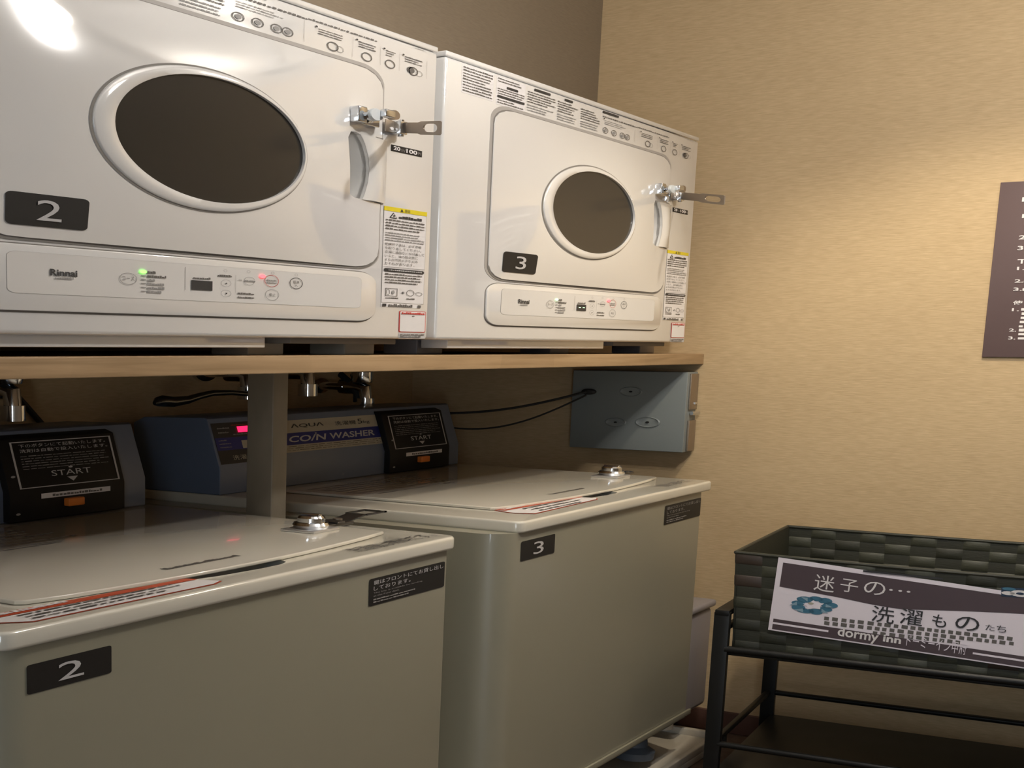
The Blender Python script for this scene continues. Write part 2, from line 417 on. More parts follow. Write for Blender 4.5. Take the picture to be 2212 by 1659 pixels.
def dryer(x0, num, label, seed):
    t = thing('clothes_dryer', label, 'dryer', (x0+.45, YD+.2, -.0125), 'front-loading clothes dryers on the shelf')
    X = lambda v: x0+v
    Y = YD
    m = MB(); m.box(X(0), X(.902), Y, Y+.47, .006, .3371, 'white', .004, 4); m.build('body', t)
    m = MB(); m.box(X(0), X(.9025), Y-.0003, Y+.47, .3374, .3435, 'white', .0015, 3); m.build('top_cover', t)
    m = MB()
    m.box(X(.055), X(.57), Y+.012, Y+.05, -.0045, .0065, 'white', .001); m.box(X(.63), X(.86), Y+.02, Y+.06, .000, .0065, 'gap_grey', .001)
    m.build('base_rail', t)
    for fx in (.08, .60, .80) if num == '2' else (.055, .47, .84):
        for fy in (.055,) :
            f = MB(); f.box(X(fx), X(fx+.07), Y+fy, Y+fy+.05, -.0124, .0062, 'pan' if num == '2' else 'greyplastic', .002); f.build('foot', t)
    # door: a gently domed moulding with the porthole in it
    DX0, DX1, DZ0, DZ1 = .134, .775, .085, .296
    gx, gz, grx, grz = .449, .188, .1505, .056
    g = MB(); g.prism([(X(u), Y-.0004, v) for u, v in rr(DX0-.010, DZ0-.0028, DX1+.0045, DZ1+.0048, .05, .019, 8)], (0, .0004+.002, 0), 'recess_shade'); g.build('door_channel_shade', t)  # flat grey plate paints the shade of the recess round the door
    g = MB(); g.prism([(X(u), Y-.0008, v) for u, v in rr(DX0-.0025, DZ0-.0026, DX1+.0015, DZ1+.0012, .05, .019, 8)], (0, .0003, 0), 'gap_grey'); g.build('door_gap_shade', t)  # thin dark plate paints the shaded gap at the door edge
    out = rr(DX0, DZ0, DX1, DZ1, .05, .019, 10)
    def hit(q):
        c, d = math.cos(q), math.sin(q); dx, dz = c*grx, d*grz; best = None
        for i in range(len(out)):
            (ax, az), (bx, bz) = out[i], out[(i+1) % len(out)]
            ax -= gx; bx -= gx; az -= gz; bz -= gz
            den = dx*(bz-az)-dz*(bx-ax)
            if abs(den) < 1e-12: continue
            tt = (ax*(bz-az)-az*(bx-ax))/den; uu = (ax*dz-az*dx)/den
            if tt > 0 and -1e-6 <= uu <= 1+1e-6 and (best is None or tt < best): best = tt
        return gx+dx*best, gz+dz*best
    n = 128; R = 22; vs = []
    for i in range(R+1):
        tt = i/R
        for j in range(n):
            q = 2*math.pi*j/n; ox, oz = hit(q); ix, iz = gx+grx*math.cos(q), gz+grz*math.sin(q)
            x, z = ix+(ox-ix)*tt, iz+(oz-iz)*tt
            y = Y-dome(x, z)
            vs.append((X(x), y, z))
    # rounded rim going back, then the back face
    for (ins, yy) in ((0, None), (0, Y+.004)):
        for j in range(n):
            q = 2*math.pi*j/n; ox, oz = hit(q)
            if yy is None: vs.append((X(ox+(ox-gx)*.002), Y-dome(ox, oz)+.0012, oz+(oz-gz)*.002))
            else: vs.append((X(ox), yy, oz))
    for j in range(n):
        q = 2*math.pi*j/n; vs.append((X(gx+grx*math.cos(q)), Y+.004, gz+grz*math.sin(q)))
    rows = R+1+3
    fs = [(i*n+j, i*n+(j+1) % n, (i+1)*n+(j+1) % n, (i+1)*n+j) for i in range(rows-1) for j in range(n)]
    fs += [((rows-1)*n+j, (rows-1)*n+(j+1) % n, (j+1) % n, j) for j in range(n)]
    d = MB(); d.add(vs, fs, 'white'); door = d.build('door', t, 40)
    # grip pocket cut out of the door
    pk = [(.701, .160), (.699, .19), (.694, .219), (.700, .2255), (.712, .2265), (.722, .225), (.733, .216), (.7415, .203), (.7445, .190), (.742, .176), (.735, .163), (.730, .157), (.712, .1575)]
    bpy.context.view_layer.update()
    c = MB(); c.prism([(X(u), Y-.03, v) for u, v in pk], (0, .05, 0), 'white'); cut(door, c)
    c = MB(); c.prism([(X(u), Y-.03, v) for u, v in pk], (0, .075, 0), 'white'); 
    for ch in t.children:
        if ch.name.split('.')[0] in ('body', 'door_gap_shade', 'door_channel_shade'):
            c = MB(); c.prism([(X(u), Y-.03, v) for u, v in pk], (0, .062, 0), 'white'); cut(ch, c)
    h = MB()
    gr = [(.730, .157), (.735, .163), (.742, .176), (.7445, .190), (.7415, .203), (.733, .216), (.722, .225)]
    vs = []; N = 7
    for (u, v) in gr:
        for i in range(N):
            a = i/(N-1); uu = u+(.786-u)*a
            vs.append((X(uu), Y-dome(min(uu, .775), v)-.0055*math.sin(math.pi*min(1, a*1.0))**.8*(.35+.65*math.sin(math.pi*(v-.150)/.082))-.0004, v))
    h.add(vs, [(r*N+i, r*N+i+1, (r+1)*N+i+1, (r+1)*N+i) for r in range(len(gr)-1) for i in range(N-1)], 'white')
    # wall of the grip going into the pocket, and its seam lines
    h.add([(X(u+.0008), Y-dome(u, v)-.0006, v) for u, v in gr]+[(X(u+.010), Y+.02, v) for u, v in gr], [(i, i+1, len(gr)+i+1, len(gr)+i) for i in range(len(gr)-1)], 'white')
    h.box(X(.722), X(.776), Y-.0030, Y-.0005, .2255, .2267, 'gap_grey'); h.box(X(.728), X(.774), Y-.0030, Y-.0005, .1560, .1568, 'gap_grey')
    h.build('handle', door, 50, fix=False)
    # porthole ring: raised lip, and the dark window
    m = MB(); prof = []
    for (f, lift) in ((0, -.004), (0, .0014), (.04, .0020), (.5, .0022), (.90, .0020), (.96, .0014), (.99, .0004), (1.0, -.003)):
        prof.append((f, lift))
    n2 = 96; vs = []
    for (f, lift) in prof:
        for j in range(n2):
            q = 2*math.pi*j/n2; c_, d_ = math.cos(q), math.sin(q)
            x, z = (gx+grx*c_)*(1-f)+(.4375+.1665*c_)*f, (gz+grz*d_)*(1-f)+(.1868+.0635*d_)*f
            vs.append((X(x), Y-dome(x, z)-lift, z))
    m.add(vs, [(i*n2+j, i*n2+(j+1) % n2, (i+1)*n2+(j+1) % n2, (i+1)*n2+j) for i in range(len(prof)-1) for j in range(n2)], 'white')
    m.build('porthole_ring', door, 60)
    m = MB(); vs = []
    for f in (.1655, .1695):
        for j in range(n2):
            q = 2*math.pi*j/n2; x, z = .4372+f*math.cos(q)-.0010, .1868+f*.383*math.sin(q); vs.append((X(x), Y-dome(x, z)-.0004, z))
    m.add(vs, [(j, (j+1) % n2, n2+(j+1) % n2, n2+j) for j in range(n2)], 'gap_grey'); m.build('ring_shade_line', door, 60, fix=False)  # painted shadow line round the ring
    m = MB(); n3 = 12; vs = [(X(gx), Y-.0110, gz)]
    for i in range(1, n3+1):
        for j in range(n2):
            q = 2*math.pi*j/n2; r = i/n3; vs.append((X(gx+grx*r*math.cos(q)), Y-.0110, gz+grz*r*math.sin(q)))
    fs = [(0, 1+j, 1+(j+1) % n2) for j in range(n2)]+[(1+i*n2+j, 1+i*n2+(j+1) % n2, 1+(i+1)*n2+(j+1) % n2, 1+(i+1)*n2+j) for i in range(n3-1) for j in range(n2)]
    m.add(vs, fs, 'glass'); m.build('window', door, 60)
    # number plate on the door
    sf = Frame((X(0), Y, 0), (1, 0, 0), (0, 0, 1), surf=dome)
    sf.poly([(a, b) for a, b in rr(.171, .0945, .2705, .1205, .008, .003, 5)], 'label', 2)
    sf.text(num, .2065, .0995, .2365, .1160, 'silver', 4, bold=.0)
    o = sf.build('number_plate', door); o['label'] = 'black plate with white number %s' % num
    # control panel
    m = MB(); m.prism([(X(u), Y-.0005, v) for u, v in rr(.1292, .0240, .7725, .0805, .040, .014, 8)], (0, .003, 0), 'gap_grey')
    m.prism([(X(u), Y-.0028, v) for u, v in rr(.131, .0255, .771, .0795, .038, .013, 8)], (0, .005, 0), 'white', .001)
    cp = m.build('control_panel', t)
    p = Frame((X(0), Y-.0028, 0), (1, 0, 0), (0, 0, 1))
    p.poly(rr(.172, .0395, .7375, .0735, .012, .004), 'recess_shade', .5); p.poly(rr(.1725, .0397, .7370, .0733, .012, .004), 'white2', .9)
    # maker's name and the buttons, as printed
    P2 = x0-0.711                       # the second dryer carries the same print, one pitch further on
    def q(px_, py_):                    # position measured on the nearer dryer
        r = ray((px_, py_)); k = (YD-.0028)/r.y; return (r.x*k-.711, r.z*k)
    def tx(s, a, b, k='inkdim', **kw):
        (u0, v0), (u1, v1) = q(*a), q(*b); p.text(s, u0, v0, u1, v1, k, 3, **kw)
    u0, v0 = q(106, 594); u1, v1 = q(165, 582)
    p.text('Rinnai', u0, v0-.0005, u1, v0+.0052, 'ink', 3, bold=.03)
    p.dashes(u0+.006, v0-.0032, u1-.005, v0-.0010, 1, 'inkgrey', 3, 3, .8, .03, .1, .1)
    uc, vc = q(275, 602); p.ring(uc, vc, .0125, .0052, .0009, .0004, 'inkgrey', 3); p.text('コース', uc-.0085, vc-.0016, uc+.0085, vc+.0018, 'inkdim', 3)
    u, v = q(307, 587); p.disc(u, v, .0052, .0016, 'ledg' if num == '2' else 'ledw', 4)
    for i, wd in enumerate((.013, .028, .012, .026, .026, .021)):
        yy = v-.0001-.00345*i
        if i: p.rect(u-.003, yy-.0004, u+.004, yy+.0004, 'inkgrey', 3)
        p.dashes(u+.006, yy-.0013, u+.006+wd, yy+.0013, 1, 'inkdim' if i < 2 else 'inkgrey', 20+i, 3, .9, .10, .24, .05)
    u, v = q(399, 605); p.rect(u-.0003, v-.009, u+.0003, v+.012, 'inkgrey', 3)
    u0, v0 = q(411, 628); u1, v1 = q(457, 605)
    p.rect(u0, v0+.001, u1, v1-.0012, 'ink', 3)
    if num == '3': p.rect(u0+.006, (v0+v1)/2-.0004, u0+.0135, (v0+v1)/2+.0006, 'ledw', 4); p.rect(u1-.0135, (v0+v1)/2-.0004, u1-.006, (v0+v1)/2+.0006, 'ledw', 4)
    p.dashes(u0+.003, v1, u1-.003, v1+.0022, 1, 'inkdim', 31, 3, .9, .08, .16, .0)
    for yy in (612, 634):
        u, v = q(487, yy); s_ = 1 if yy == 612 else -1
        p.ring(u, v, .0085, .0034, .0005, .0002, 'inkgrey', 2)
        p.poly([(u-.002, v-.0006*s_), (u+.002, v-.0006*s_), (u, v+.0008*s_)], 'ink', 3)
    u, v = q(484, 596); p.dashes(u-.012, v-.001, u+.012, v+.0012, 1, 'inkdim', 32, 3, .9, .08, .16, .0)
    u, v = q(507, 610); p.rect(u-.0002, v-.010, u+.0002, v+.007, 'inkgrey', 3)
    u, v = q(537, 607); p.ring(u, v, .0095, .0040, .0006, .0003, 'inkgrey', 3); p.dashes(u-.009, v-.0008, u+.010, v+.0008, 1, 'inkgrey', 33, 3, .9, .12, .2, .0); p.rect(u-.019, v, u-.013, v+.0006, 'inkgrey', 3)
    u, v = q(565, 597); p.disc(u, v, .0052, .0018, 'ledr', 4)
    u, v = q(585, 607); p.ring(u, v, .0130, .0060, .0008, .0004, 'red', 3); p.dashes(u-.009, v-.0028, u+.009, v+.0018, 2, 'inkgrey', 34, 3, .6, .12, .2, .0)
    u, v = q(586, 637); p.ring(u, v, .0125, .0056, .0008, .0004, 'inkgrey', 3); p.text('停止', u-.006, v-.0016, u+.006, v+.0016, 'inkdim', 3)
    u, v = q(638, 612); p.ring(u, v, .0125, .0058, .0010, .0005, 'ink', 3); p.text('電源', u-.0058, v-.0002, u+.0058, v+.0026, 'inkdim', 3); p.text('入', u-.003, v-.0034, u+.003, v-.0010, 'inkdim', 3)
    u, v = q(535, 638); p.dashes(u-.019, v-.004, u+.010, v+.0034, 2, 'inkdim', 35, 3, .45, .08, .2, .05)
    for a in ((485, 585), (535, 587), (587, 590), (638, 594)):
        u, v = q(*a); p.ring(u, v, .003, .0013, .0005, .0002, 'inkgrey', 3, 12)
    p.build('printed_controls', cp)
    # instruction band printed across the top
    b = Frame((X(0), Y, 0), (1, 0, 0), (0, 0, 1))
    cells = [(.041, .128), (.137, .222), (.228, .318), (.325, .395), (.405, .475), (.485, .625), (.632, .706), (.713, .765), (.772, .808), (.815, .872)]
    for i, (a, c_) in enumerate(cells):
        sd = 100+i
        if i == 0: b.rect(a, .3015, c_, .3345, 'paper', .6); b.dashes(a+.003, .303, c_-.003, .333, 9, 'inkdim', sd, 2, .5, .04, .13, .3)
        elif i == 1:
            b.rect(a, .300, c_, .3335, 'paper', .6); b.dashes(a+.003, .327, c_-.01, .333, 2, 'inkdim', sd, 2, .5); b.dashes(a+.003, .3125, c_-.003, .3210, 3, 'inkdim', sd+1, 2, .5)
            b.poly(rr(a+.028, .3215, a+.062, .3243, .002, .0012), 'ink', 2); b.poly(rr(a+.002, .3085, c_-.002, .3115, .002, .0012), 'ink', 2); b.dashes(a+.003, .3015, c_-.003, .3075, 2, 'inkdim', sd+2, 2, .5)
        elif i in (2, 3, 4):
            if i < 4: b.poly(rr(a+(.02 if i == 2 else .022), .3305, a+(.072 if i == 2 else .050), .3335, .002, .0012), 'ink', 2)
            b.dashes(a, .3135, c_, .3290, 5, 'inkdim', sd, 2, .5, .03, .12, .35); b.dashes(a, .3030, c_-.005, .3125, 3, 'inkgrey', sd+5, 2, .5, .03, .12, .35)
        elif i == 5:
            b.poly(rr(a-.002, .3315, a+.060, .3345, .002, .0012), 'ink', 2); b.dashes(a, .3255, c_, .3285, 1, 'inkdim', sd, 2, .6, .02, .06, .05); b.disc(a+.004, .3240, .0022, .0009, 'ink', 3)
            b.dashes(a+.008, .3165, a+.09, .3235, 3, 'inkgrey', sd+1, 2, .4)
            for j, u in enumerate((a+.012, a+.045, a+.078, a+.098)):
                b.ring(u, .3085, .0105, .0042, .0018, .0008, 'inkdim', 2, 16); b.disc(u, .3085, .0055, .0022, 'inkgrey', 2, 12)
            b.rect(a+.128, .304, a+.1285, .325, 'inkgrey', 2)
        else:
            b.disc(a+.004, .3225, .0022, .0009, 'ink', 3); b.dashes(a+.008, .3155, c_-.006, .3225, 3, 'inkdim', sd, 2, .45, .1, .25)
            uc = (a+c_)/2
            b.ring(uc, .3080, .0115, .0046, .0022, .0010, 'inkdim', 2, 18)
            if i in (6, 9): b.ring(uc+.014, .3072, .0080, .0032, .0010, .0005, 'inkgrey', 2, 14)
            if i == 9: b.disc(uc-.006, .3085, .009, .0036, 'inkdim', 2, 12)
            b.rect(c_+.003, .304, c_+.0034, .324, 'inkgrey', 2)
    b.dashes(.845, .3335, .868, .3345, 1, 'inkgrey', 130, 2, .8, .1, .2, 0)
    b.dashes(.62, .3265, .76, .3290, 1, 'inkdim', 131, 2, .7, .02, .06, .0)
    b.build('instruction_strip', t)
    # price label, warning label, red framed label
    b = Frame((X(0), Y, 0), (1, 0, 0), (0, 0, 1))
    b.rect(.7985, .2160, .8715, .2230, 'label', 1); b.text('20', .803, .2175, .8185, .2217, 'paper', 3, bold=.03); b.text('分', .8200, .2175, .8265, .2205, 'inkgrey', 3)
    b.text('/', .8275, .2172, .8305, .2210, 'inkgrey', 3); b.text('100', .8325, .2172, .8585, .2217, 'paper', 3, bold=.03); b.text('円', .8605, .2175, .8675, .2205, 'inkgrey', 3)
    b.build('price_label', t)
    b = Frame((X(0), Y, 0), (1, 0, 0), (0, 0, 1))
    a0, a1 = .7865, .8885
    b.rect(a0, .0475, a1, .1545, 'inkdim', .6); b.rect(a0+.0008, .0478, a1-.0008, .1542, 'paper', 1)
    b.rect(a0, .1500, a1, .1548, 'yellow', 2); b.text('警告', a0+.047, .1507, a0+.060, .1541, 'ink', 4); b.poly([(a0+.037, .1508), (a0+.044, .1508), (a0+.0405, .1541)], 'ink', 3)
    b.poly([(a0+.012, .1425), (a0+.030, .1425), (a0+.021, .1490)], 'ink', 3); b.poly([(a0+.015, .1432), (a0+.027, .1432), (a0+.021, .1477)], 'paper', 4); b.rect(a0+.0195, .1438, a0+.0225, .1462, 'ink', 5)
    b.dashes(a0+.034, .1430, a0+.090, .1465, 1, 'ink', 40, 3, .9, .08, .14, .0)
    b.dashes(a0+.004, .1290, a1-.004, .1420, 4, 'inkdim', 41, 3, .5, .04, .12, .15)
    b.dashes(a0+.004, .1165, a1-.004, .1275, 4, 'inkgrey', 42, 3, .5, .05, .16, .35)
    for i, s_ in enumerate(('乾燥終了後は、必ず衣類', 'を取り出してください。', '衣類に油脂などが付着して', 'いると、油の酸化熱に', 'よる自然発火や引火の', 'おそれがあります。')):
        w_ = len(s_)/12*(a1-a0-.008); b.text(s_, a0+.004, .1118-.0043*i, a0+.004+w_, .1148-.0043*i, 'inkdim', 3)
    b.poly(rr(a0+.003, .0825, a1-.003, .0862, .004, .0018), 'ink', 3); b.dashes(a0+.012, .0836, a1-.010, .0852, 1, 'silver', 43, 5, .8, .03, .06, 0)
    b.rect(a0+.002, .0878, a1-.002, .0882, 'inkgrey', 3)
    b.dashes(a0+.006, .0690, a1-.006, .0815, 4, 'inkdim', 44, 3, .5, .05, .12, .15)
    b.frame(a0+.008, .0550, a0+.036, .0640, .0012, .0005, 'inkdim', 3); b.ring(a0+.014, .0595, .0045, .0032, .001, .0005, 'inkdim', 3, 14); b.disc(a0+.026, .0595, .0035, .0022, 'inkgrey', 3, 12)
    b.rect(a0+.045, .0592, a0+.053, .0598, 'ink', 3); b.rect(a0+.0483, .0580, a0+.0497, .0610, 'ink', 3)
    b.ring(a0+.067, .0598, .0095, .0036, .0012, .0005, 'inkdim', 3, 18); b.ring(a0+.088, .0592, .0085, .0022, .001, .0004, 'inkdim', 3, 16)
    b.dashes(a0+.008, .0522, a0+.038, .0540, 1, 'inkdim', 45, 3, .8, .1, .2, 0); b.dashes(a0+.058, .0522, a0+.078, .0540, 1, 'inkdim', 46, 3, .8, .1, .2, 0)
    b.rect(a0-.001, .0425, a1-.006, .0470, 'paper', 1); b.rect(a0+.002, .0432, a0+.011, .0462, 'ink', 3); b.dashes(a0+.016, .0430, a0+.074, .0465, 1, 'inkdim', 47, 3, .9, .04, .09, 0)
    b.rect(a0+.086, .0432, a0+.094, .0462, 'inkdim', 3)
    b.build('warning_label', t)
    b = Frame((X(0), Y, 0), (1, 0, 0), (0, 0, 1))
    b.poly(rr(.8295, .0140, .8950, .0390, .004, .0015), 'red', 1); b.poly(rr(.8315, .0150, .8930, .0383, .003, .001), 'paper', 2)
    b.dashes(.834, .0350, .891, .0378, 1, 'red', 48, 4, .9, .05, .10, 0); b.rect(.859, .0328, .865, .0336, 'inkdim', 4)
    b.rect(.8300, .0070, .8950, .0132, 'silver', 1); b.dashes(.832, .0078, .891, .0128, 2, 'inkdim', 49, 3, .6, .05, .2, .3)
    b.build('red_framed_label', t)
    # lock on the door and the hasp that swings out from the edge strip
    k = MB()
    k.box(X(.698), X(.716), Y-.0175, Y-.002, .2350, .2515, 'chrome', .0014)
    k.box(X(.714), X(.757), Y-.0090, Y-.002, .2355, .2510, 'chrome', .0010)
    lk = k.build('lock', t)
    k = MB(); k.lathe([(.0150, 0), (.0150, .006), (.0110, .008), (.0110, .018)], (X(.724), Y-.008, .2432), (0, -1, 0), 'chrome', 32, 1.0, .45)
    k.lathe([(.0108, .0), (.0135, .001), (.0135, .004), (.0125, .005)], (X(.7175), Y-.0235, .2430), (0, -1, 0), 'knob', 32, 1.0, .47)
    k.box(X(.724), X(.745), Y-.036, Y-.028, .2415, .2495, 'chrome', .0012); k.lathe([(.011, 0), (.011, .006)], (X(.7450), Y-.029, .2455), (0, -1, 0), 'steel', 24, 1, .45); k.build('knob', lk)
    k = MB(); k.box(X(.776), X(.800), Y-.006, Y-.004, .2345, .2475, 'steel', .0005); k.lathe([(.004, 0), (.004, .001)], (X(.788), Y-.006, .2385), (0, -1, 0), 'paper', 12, 1, .4)
    k.box(X(.794), X(.810), Y-.0145, Y-.001, .2330, .2475, 'chrome', .0010); k.tube([(X(.803), Y-.010, .2310), (X(.803), Y-.010, .2490)], .0035, 'chrome', 12); k.build('hasp_bracket', lk)
    H0, T0 = Vector((X(.806), Y-.0125, 0)), Vector((X(.7015), Y-.1155, 0)); dd = T0-H0; nn = Vector((dd.y, -dd.x, 0)).normalized()*.0016
    def hs(a, v): return H0+dd*a+Vector((0, 0, .2350-.0205*a+v))
    outl = [(0, 0), (.42, 0), (.50, -.0012), (.97, -.0012), (1, .0003), (1, .0120), (.97, .0132), (.50, .0128), (.42, .0116), (0, .0116)]
    k = MB(); k.prism([hs(a, v) for a, v in outl], nn, 'steel', 0)
    hp = k.build('hasp_plate', lk)
    c = MB(); c.prism([hs(a, v)-nn*4 for a, v in rr(.56, .0018, .92, .0102, .10, .0040)], nn*9, 'steel'); bpy.context.view_layer.update(); cut(hp, c)
    hp['label'] = 'flat steel plate with a long slot'
    return t

dryer(0.711, '2', 'white front-loading dryer marked 2, the nearer one on the wooden shelf', 1)
dryer(1.634, '3', 'white front-loading dryer marked 3, next to the tan wall', 2)

# ------------------------------------------------------------------ washers
YW = 0.766; ZT = -.217
def washer(x0, num, label):
    t = thing('coin_washer', label, 'washer', (x0+.37, YW+.3, ZF+.032), 'top-loading coin washers under the shelf')
    X = lambda v: x0+v
    cs = -.004 if num == '2' else -.034; ce = cs+.744; cw = .748 if num == '2' else .740; lo_ = 0 if num == '2' else .011
    # cabinet with rounded upright corners
    m = MB()
    lp = []
    for (cu, cv, a0, ru, rv) in ((X(ce)-.012, YW+.006+.012, -90, .012, .012), (X(ce)-.012, YB-.072, 0, .012, .012), (X(cs)+.012, YB-.072, 90, .012, .012), (X(cs)+.038, YW+.006+.042, 180, .038, .042)):
        lp += [(cu+ru*math.cos(math.radians(a0+90*i_/8)), cv+rv*math.sin(math.radians(a0+90*i_/8))) for i_ in range(9)]
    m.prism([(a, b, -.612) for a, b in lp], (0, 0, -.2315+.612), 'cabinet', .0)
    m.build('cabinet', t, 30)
    m = MB(); m.prism([(a, b, -.633) for a, b in rr(X(.045), YW+.06, X(.68), YB-.08, .03, .03, 6)], (0, 0, .021), 'black'); m.build('base', t)
    m = MB(); m.box(X(.040), X(.715), YW+.0015, YW+.0055, -.608, -.599, 'cabinet', .001); m.build('kick_strip', t)
    for fx, fy in ((.56, .02), (.07, .02), (.56, .50), (.07, .50)):
        f = MB(); f.lathe([(.032, 0), (.034, .012), (.022, .020), (.020, .036)], (X(fx)+.03, YW+fy+.03, -.6635), (0, 0, 1), 'bluefoot', 20); f.build('foot', t)
    # top cover
    m = MB()
    def taper(x, y, z):
        k = (y-YW)/.48; a = (x-x0)/.74
        return (x+k*(.010+.014*a), y, z)
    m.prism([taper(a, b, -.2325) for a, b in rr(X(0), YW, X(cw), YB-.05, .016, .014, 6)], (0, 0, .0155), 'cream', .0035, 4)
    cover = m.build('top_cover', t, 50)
    bpy.context.view_layer.update()
    # hollow for the fingers below the front edge of the lid
    hol = [(.262, .835), (.290, .812), (.330, .8045), (.395, .8000), (.430, .8005), (.4475, .8060), (.452, .812), (.455, .835)]
    hol = [(u, v+lo_) for u, v in hol]
    c = MB(); c.prism([(X(u), v, -.2285) for u, v in hol], (0, 0, .03), 'dark'); cut(cover, c)
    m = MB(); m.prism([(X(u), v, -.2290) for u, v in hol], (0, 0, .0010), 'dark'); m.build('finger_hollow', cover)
    # lid
    m = MB(); lid = []
    for i in range(13):
        a = i/12; lid.append((.092+.604*a, .836-.022*math.sin(math.pi*a)**.8))
    lid = [(u, v+lo_) for u, v in lid]; lid[0] = (.100, .8365+lo_); lid.insert(0, (.093, .843+lo_)); lid.append((.704, .843+lo_))
    lid += [(.716, 1.195), (.106, 1.195)]
    m.prism([(X(u), v, ZT+.0004) for u, v in lid], (0, 0, .0040), 'creamlid', .0012, 3)
    ld = m.build('lid', t, 40)
    # faded text on the back half of the lid, warning on the front
    f = Frame((X(0), 0, ZT+.0044), (1, 0, 0), (0, 1, 0))
    f.dashes(.13, 1.06, .44, 1.175, 7, 'inkgrey', 60, 1, .35, .03, .16, .5)
    f.dashes(.15, 1.055, .42, 1.062, 1, 'inkdim', 61, 1, .7, .05, .16, .5)
    f.build('lid_instructions', ld)
    f = Frame((X(0), 0, ZT+.0044), (1, 0, 0), (0, 1, 0)); f.dashes(.305, .846+lo_, .432, .858+lo_, 1, 'inkdim', 62, 1, .8, .015, .04, .05)
    f.build('lid_print', ld)
    f = Frame((X(0), 0, ZT+.0001), (1, 0, 0), (0, 1, 0))
    if num == '2': A = [(.022, .800), (.048, .779), (.288, .777), (.306, .783), (.292, .816), (.020, .826)]
    else: A = [(.078, .812), (.092, .789), (.322, .797), (.338, .804), (.330, .836), (.092, .848)]
    cxm = sum(a for a, b in A)/6; cym = sum(b for a, b in A)/6
    f.poly(A, 'redorange', 1); f.poly([(cxm+(a-cxm)*.988, cym+(b-cym)*.93) for a, b in A], 'paper', 2)
    y1 = A[-1][1]; y0 = y1-.015
    f.poly([(A[-1][0]+.004, y0), (A[-2][0]+.004, A[-2][1]-.012), (A[-2][0], A[-2][1]-.001), (A[-1][0], y1-.001)], 'redorange', 3)
    f.dashes(A[-1][0]+.01, y0+.003, A[-1][0]+.11, y1-.003, 1, 'paper', 63, 4, .8, .03, .07, .0)
    f.dashes(A[-1][0]+.035, A[1][1]+.004, A[3][0]-.04, y0-.003, 3, 'inkdim', 64, 4, .4, .03, .12, .2)
    f.build('warning_sticker', cover)
    f = Frame((X(0), 0, ZT+.0001), (1, 0, 0), (0, 1, 0))
    if num == '2':
        f.text('洗濯機は無料です。', .552, .782, .730, .806, 'ink', 2)
    else: f.text('洗濯機は無料です。', .572, .788, .712, .809, 'inkdim', 2)
    f.build('cover_print', cover)
    # plates on the front
    f = Frame((X(0), YW+.0058, 0), (1, 0, 0), (0, 0, 1))
    k = (YW+.0058)/.766
    def s4(u0, v0, u1, v1):            # measured in the plane y = .766
        return ((u0*k-x0), v0*k, (u1*k-x0), v1*k)
    if num == '2': u0, v0, u1, v1 = s4(.7977, -.2695, .8990, -.2460)
    else: u0, v0, u1, v1 = s4(1.6910, -.2672, 1.7950, -.2420)
    f.poly(rr(u0, v0, u1, v1, .004, .0016), 'label', 1); uc = (u0+u1)/2; f.text(num, uc-.0155, v0+.0050, uc+.0155, v1-.0045, 'silver', 3, bold=.0)
    o = f.build('number_plate', t); o['label'] = 'black plate with white number %s' % num
    f = Frame((X(0), YW+.0058, 0), (1, 0, 0), (0, 0, 1))
    if num == '2': u0, v0, u1, v1 = s4(1.3175, -.2725, 1.4872, -.2432)
    else: u0, v0, u1, v1 = s4(2.2050, -.2697, 2.3710, -.2400)
    f.poly(rr(u0, v0, u1, v1, .005, .0016), 'label', 1)
    h_ = v1-v0; w_ = u1-u0; ik = 'silver' if num == '2' else 'inkgrey'
    f.text('鍵はフロントにてお貸し出し', u0+.05*w_, v1-.24*h_, u0+.97*w_, v1-.08*h_, ik, 3)
    f.text('しております。', u0+.05*w_, v1-.45*h_, u0+.52*w_, v1-.30*h_, ik, 3)
    for i, (s_, e_) in enumerate((('The key is available for lending', .68), ('at the front desk.', .38))):
        f.text(s_, u0+.05*w_, v1-(.575+.10*i)*h_, u0+e_*w_, v1-(.515+.10*i)*h_, 'inkgrey', 3)
    f.dashes(u0+.05*w_, v0+.08*h_, u0+.62*w_, v0+.27*h_, 2, 'inkgrey', 65, 3, .5, .04, .12, .35)
    f.build('notice_label', t)
    # back console: a blue wedge
    YC = 1.243; c0, c1 = .013, .760
    prof = [(YC, -.2168), (YC, -.179), (1.268, -.1085), (1.272, -.1065), (1.385, -.109), (YB-.045, -.118), (YB-.045, -.2168)]
    m = MB(); m.prism([(X(c0), y, z) for y, z in prof], (c1-c0, 0, 0), 'blue', .0014, 3)
    con = m.build('console', t)
    V = Vector((0, 1.268-YC, -.1085+.179)); Ls = V.length
    f = Frame((X(0), YC, -.179), (1, 0, 0), V)
    f.rect(.158, .014, .492, .065, 'beige', 1)          # print covers the middle of the slope
    f.rect(.154, .0255, .494, .0445, 'navy', 2)
    if True:
        f.text('ΛQUΛ', .222, .0515, .318, .0585, 'ink', 3, bold=.012)
        f.text('洗濯機', .352, .0510, .418, .0578, 'ink', 3); f.text('5', .424, .0512, .439, .0595, 'ink', 3); f.text('kg', .442, .0500, .462, .0560, 'ink', 3)
        f.text('CO/N', .205, .0295, .312, .0395, 'silver', 3, bold=.02, skew=.006); f.text('WASHER', .325, .0295, .468, .0395, 'silver', 3, bold=.02, skew=.003)
        f.rect(.2855, .0405, .2905, .0420, 'silver', 3)
        f.dashes(.165, .0155, .485, .0245, 3, 'strapC', 66, 2, .26, .02, .09, .15)
    f.rect(.018, .006, .150, .068, 'ink', 1); f.rect(.019, .0265, .149, .0455, 'navy', 2)
